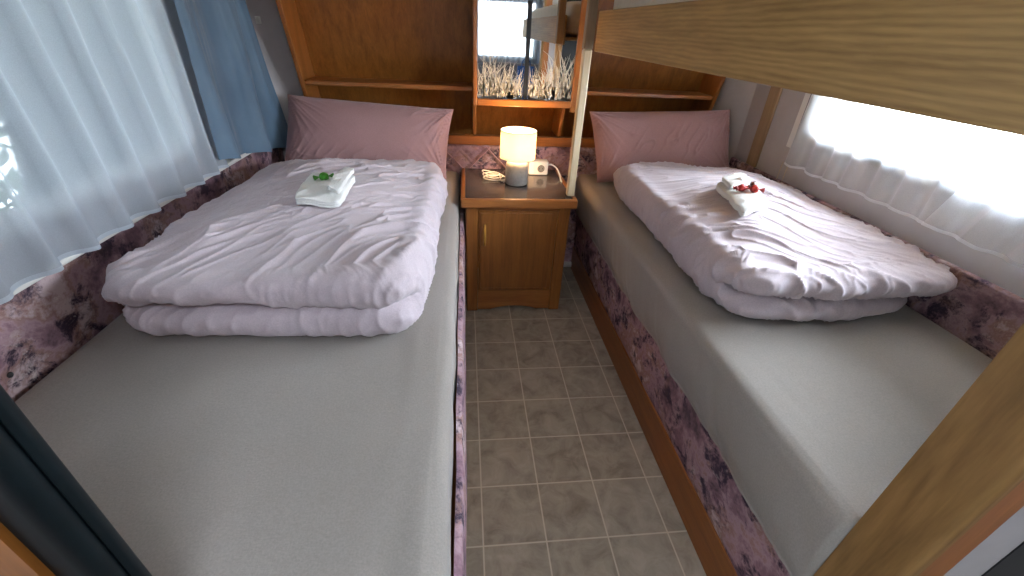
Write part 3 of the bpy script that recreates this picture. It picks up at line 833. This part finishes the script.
def sweet(bv, x, y, ang, lift, L=.018, r=.012):
    """wrapped sweet: round middle and two twisted fan ends"""
    z = ground(bv, x, y)+lift+r
    ca, sa = math.cos(ang), math.sin(ang)
    def body(u, v):
        a = 2*PI*u; t = -1+2*v
        rr = r*max(0, 1-abs(t)**2.5)**.5+.0015
        rr *= 1+.10*math.sin(a*6+t*3)
        lx, ly, lz = L*t, rr*math.cos(a), rr*math.sin(a)
        return (x+lx*ca-ly*sa, y+lx*sa+ly*ca, z+lz)
    def fan(sgn):
        def f(u, v):
            a = 2*PI*u; q = v
            rr = .002+.011*q; lx = sgn*(L+.016*q); pl = math.sin(a*5)*.35+.65
            ly, lz = rr*math.cos(a)*(.75+.25*pl), rr*math.sin(a)*.7*pl
            return (x+lx*ca-ly*sa, y+lx*sa+ly*ca, max(z-r+.001, z+lz))
        return f
    return grid(body, 24, 14, True), (grid(fan(1), 40, 5, True), grid(fan(-1), 40, 5, True))
def place_sweet(bv, x, y, ang, lift, mat, label, group=None, k=.85):
    b_, f_ = sweet(bv, x, y, ang, lift, .018*k, .013*k)
    t = thing('wrapped_sweet', (x, y, ground(bv, x, y)+lift), label, 'sweet', group)
    mesh('sweet_body', b_, mat, t, 'all'); [mesh('twisted_end', q, mat, t, 'all') for q in f_]
place_sweet(bvL, -.505, -.475, .5, .034, 'green', 'green foil wrapped sweet on the white towel of the left bed', k=.85)
place_sweet(bvR, .950, -.500, .3, .032, 'red', 'red foil wrapped sweet nearest the front of the right bed towel cluster', 'sweets on the right towel')
place_sweet(bvR, .985, -.520, -.5, .032, 'red', 'red foil wrapped sweet in the middle of the right towel cluster, turned across', 'sweets on the right towel')
place_sweet(bvR, 1.005, -.480, .9, .032, 'brownfoil', 'dark brownish red wrapped sweet on the right towel, rightmost of the cluster', 'sweets on the right towel', .85)

# ------------------------------------------------------------------ curtains
def curtain(xf, ya, yb, zt_, hem, folds, amp, seed, side, nu=360, nv=70, ta=None, tb=None, flare=1.):
    """hanging cloth: xf = rest plane, ya..yb at the hem, ta..tb at the top, hem(u) gives hem height; side = towards the room"""
    if ta is None: ta, tb = ya, yb
    def f(u, v):
        z0 = hem(u); z = z0+(zt_-z0)*v
        y = (ya+(yb-ya)*u)*(1-v)+(ta+(tb-ta)*u)*v
        ph = u*folds*2*PI+2.6*ns(u*3.1, v*.7, seed)+.5*ns(u*9, v*.6, seed+3)
        a = amp*(.65+.5*ns(u*5, v*.8, seed+6))*(1-.25*v*flare)
        w = math.sin(ph); w = math.copysign(abs(w)**.8, w)
        x = xf+side*a*(w+1)+side*.004*ns(u*20, v*4, seed)
        y += .35*a*math.cos(ph)
        return (x, y, z)
    return f
def add_curtain(root, name, f, mat, hemmat, nu, nv, th, hemv=None):
    o = mesh(name, grid(f, nu, nv), mat, root, 'all')
    if hemmat:
        # double-turned hem along the lower edge
        h = mesh('hem', grid(lambda u, v: tuple(Vector(f(u, v*hemv))+Vector((th*.8, 0, -.0004))), nu, 5), hemmat, root, 'all')
    return o
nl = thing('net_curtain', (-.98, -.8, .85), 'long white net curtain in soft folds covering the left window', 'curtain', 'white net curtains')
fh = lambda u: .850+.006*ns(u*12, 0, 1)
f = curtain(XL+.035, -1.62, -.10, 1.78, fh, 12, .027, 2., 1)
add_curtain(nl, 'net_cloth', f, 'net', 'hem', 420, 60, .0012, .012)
mesh('curtain_rail', box(XL+.002, XL+.06, -1.62, .5, 1.785, 1.80), 'white', nl)
bl = thing('blue_curtain', (-.97, .2, .8), 'blue satin side curtain hanging in deep folds between the net curtain and left pillow', 'curtain')
fh2 = lambda u: .895-.115*u+.004*ns(u*9, 0, 5)
f = curtain(XL+.03, -.165, .545, 1.78, fh2, 2.25, .050, 31., 1, ta=-.135, tb=.36)
add_curtain(bl, 'curtain_cloth', f, 'blue', 'blue', 240, 70, .0012, .035)
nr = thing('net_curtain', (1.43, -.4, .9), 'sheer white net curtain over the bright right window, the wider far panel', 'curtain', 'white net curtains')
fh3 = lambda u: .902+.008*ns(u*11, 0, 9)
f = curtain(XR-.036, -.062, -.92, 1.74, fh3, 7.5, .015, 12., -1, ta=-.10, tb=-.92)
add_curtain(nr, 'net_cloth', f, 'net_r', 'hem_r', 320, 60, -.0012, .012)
for y in (-.035, -.075):
    mesh('pull_cord', tube([(XR-.035, y, .905), (XR-.034, y+.004, .86), (XR-.035, y+.002, .822)], .0016, 6), 'pale', nr, 'all')
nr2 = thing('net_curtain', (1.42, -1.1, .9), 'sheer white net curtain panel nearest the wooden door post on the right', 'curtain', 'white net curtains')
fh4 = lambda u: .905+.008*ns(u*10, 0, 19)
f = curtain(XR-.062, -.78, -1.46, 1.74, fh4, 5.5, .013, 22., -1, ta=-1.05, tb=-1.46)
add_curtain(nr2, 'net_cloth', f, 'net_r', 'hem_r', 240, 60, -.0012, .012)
def hook_mesh():
    d = Vector((.188, .13, 0)).normalized(); nrm = Vector((d.y, -d.x, 0)); o = Vector((-1.015, .584, 0))
    def bx(a0, a1, n0, n1, z0, z1):
        v, f = box(a0, a1, n0, n1, z0, z1)
        return [tuple(o+d*p[0]+nrm*p[1]+Vector((0, 0, p[2]))) for p in v], f
    return join(bx(-.012, .012, .0015, .006, 1.343, 1.373), bx(-.005, .005, .006, .020, 1.350, 1.358), bx(-.005, .005, .016, .020, 1.3585, 1.371))
hk = mesh('wall_hook', hook_mesh(), 'white'); bevel(hk, .002)
tag(hk, 'small white plastic hook on the wall above the left pillow', 'hook')

# ------------------------------------------------------------------ the seating end behind the camera (seen in the mirrors)
bg = thing('tote_bag', (.86, -3.75, 0), 'blue bag standing by the far window, seen in the mirror', 'bag')
bn = thing('bench_seat', (.3, -3.8, 0), 'grey upholstered bench below the far window, seen in the mirror', 'bench')
o = mesh('bench_base', box(-.9, 1.4, -4.09, -3.55, .001, .40), 'cherry_x', bn)
o = mesh('seat_cushion', box(-.9, 1.4, -4.0, -3.52, .401, .54), 'grey', bn); bevel(o, .03, 4)
o = mesh('back_cushion', box(-.9, 1.4, -4.095, -3.98, .541, .95), 'grey', bn); bevel(o, .03, 4)
bg.location = (.80, -3.72, .541)
o = mesh('bag_body', grid(lambda u, v: (.80+.13*math.copysign(abs(math.cos(2*PI*u))**.4, math.cos(2*PI*u))*(1-.12*v), -3.72+.07*math.copysign(abs(math.sin(2*PI*u))**.4, math.sin(2*PI*u))*(1-.2*v), .542+.40*v), 48, 12, True), 'bag', bg, 'all')
mesh('bag_handle', tube(smooth_path([(.74, -3.70, .92), (.75, -3.70, 1.0), (.80, -3.70, 1.04), (.85, -3.70, 1.0), (.86, -3.70, .92)], 5), .006, 8), 'bag', bg, 'all')
rc = thing('net_curtain', (.55, -4.05, .95), 'white net curtain at the far window, seen in the mirror', 'curtain', 'white net curtains')
def frc(u, v):
    x = -.05+1.15*u; z = .96+.84*v
    return (x, YR+.05+.018*math.sin(u*2*PI*14+1.2*ns(u*4, v, 3)), z)
mesh('net_cloth', grid(frc, 260, 16), 'net', rc, 'all')

# ------------------------------------------------------------------ outdoors: lawn and a hedge outside the left window
struct('trim_6', box(-14, 14, -14, 10, -.62, -.60), 'grass')
def hedge():
    rnd = random.Random(12); V, F = [], []
    for i in range(9000):
        y = rnd.uniform(-3.4, 1.4); z = rnd.uniform(-.55, 2.6); x = -1.62-rnd.random()**.6*.6
        if z > 2.35+.3*ns(y*2, 0, 1): continue
        s = rnd.uniform(.03, .075)
        n = Vector((rnd.gauss(.5, .6), rnd.gauss(0, .6), rnd.gauss(.3, .6))).normalized()
        a = n.orthogonal().normalized(); b_ = n.cross(a); t = rnd.random()*6.28
        a, b_ = a*math.cos(t)+b_*math.sin(t), b_*math.cos(t)-a*math.sin(t)
        c_ = Vector((x, y, z)); k = len(V)
        for q in (a*s, b_*s*.45+n*s*.12, -a*s, -b_*s*.45+n*s*.12): V.append(tuple(c_+q))
        F.append((k, k+1, k+2, k+3))
    return V, F
hd = thing('hedge', (-2.4, -1.0, -.6), 'dark green leafy hedge outside the left window, glimpsed through the net', 'hedge')
mesh('foliage', hedge(), 'leaf', hd)
for k in range(6):
    y = -3.0+.8*k
    mesh('stem', tube([(-2.4, y, -.6), (-2.42, y+.05, .3), (-2.35, y-.04, 1.5)], [.03, .022, .008], 8), 'post_shade_stem', hd, 'all')

# ------------------------------------------------------------------ light
wd = bpy.data.worlds.new('sky'); SC.world = wd; wd.use_nodes = True
nt = wd.node_tree; nt.nodes.clear()
bgn = N(nt, 'ShaderNodeBackground', Strength=13.0); wo = N(nt, 'ShaderNodeOutputWorld')
tc = N(nt, 'ShaderNodeTexCoord'); sx = N(nt, 'ShaderNodeSeparateXYZ'); nt.links.new(tc.outputs['Generated'], sx.inputs[0])
colr = ramp(nt, math_n(nt, 'ADD', math_n(nt, 'MULTIPLY', sx.outputs[2], .5), .5), [(.45, (.72, .75, .79, 1)), (.52, (.87, .91, 1., 1)), (1., (.74, .84, 1., 1))])
sun_side = ramp(nt, math_n(nt, 'ADD', math_n(nt, 'MULTIPLY', sx.outputs[0], .5), .5), [(.0, (.070,)*3+(1,)), (.5, (.21,)*3+(1,)), (.68, (.40,)*3+(1,)), (.85, (.9,)*3+(1,)), (1., (1, 1, 1, 1))])
st = math_n(nt, 'MULTIPLY', sun_side, 70.)
nt.links.new(st, bgn.inputs['Strength'])
nt.links.new(colr, bgn.inputs['Color']); nt.links.new(bgn.outputs[0], wo.inputs['Surface'])
def portal(name, loc, rot, sx_, sy_):
    l = bpy.data.lights.new(name, 'AREA'); l.shape = 'RECTANGLE'; l.size = sx_; l.size_y = sy_
    l.cycles.is_portal = True
    o = bpy.data.objects.new(name, l); COL.objects.link(o); o.location = loc; o.rotation_euler = rot
def pw(name, side, W):
    x = (XL if side < 0 else XR)+side*.05
    portal(name, (x, (W[0]+W[1])/2, (W[2]+W[3])/2), (0, -side*-PI/2 if False else (PI/2 if side > 0 else -PI/2), 0), W[3]-W[2], W[1]-W[0])
pw('portal_left', -1, WL); pw('portal_right', 1, WR); pw('portal_seat_left', -1, WS)
portal('portal_fill_opening', ((SK[0]+SK[1])/2, (SK[2]+SK[3])/2, ZC+.04), (0, 0, 0), SK[1]-SK[0], SK[3]-SK[2])  # portal of the added fill-light opening in the roof
portal('portal_rear', ((WQ[0]+WQ[1])/2, YR-.05, (WQ[2]+WQ[3])/2), (PI/2, 0, PI), WQ[1]-WQ[0], WQ[3]-WQ[2])

# ------------------------------------------------------------------ camera
cam = bpy.data.cameras.new('camera'); co = bpy.data.objects.new('camera', cam); COL.objects.link(co)
Rm = [[0.99432822, -0.09612243, 0.04551776], [0.01155450, 0.52307777, 0.85220663], [0.10572550, 0.84684717, -0.52122164]]
Rw = Matrix((Rm[0], Rm[1], [-c_ for c_ in Rm[2]])).transposed()
co.matrix_world = Matrix.Translation((-.041915, -1.907265, 1.378758)) @ Rw.to_4x4()
cam.sensor_fit = 'HORIZONTAL'; cam.sensor_width = 36; cam.lens = 424.438/1024*36; cam.clip_start = .02
SC.camera = co
vs = SC.view_settings
SC.display_settings.display_device = 'sRGB'
vs.view_transform = 'Standard'; vs.look = 'None'; vs.gamma = 1; vs.use_curve_mapping = False; vs.exposure = 0.0
cy = SC.cycles
cy.max_bounces = 10; cy.diffuse_bounces = 5; cy.glossy_bounces = 4; cy.transparent_max_bounces = 16; cy.transmission_bounces = 6
cy.sample_clamp_indirect = 8; cy.use_denoising = True
cy.caustics_reflective = False; cy.caustics_refractive = False
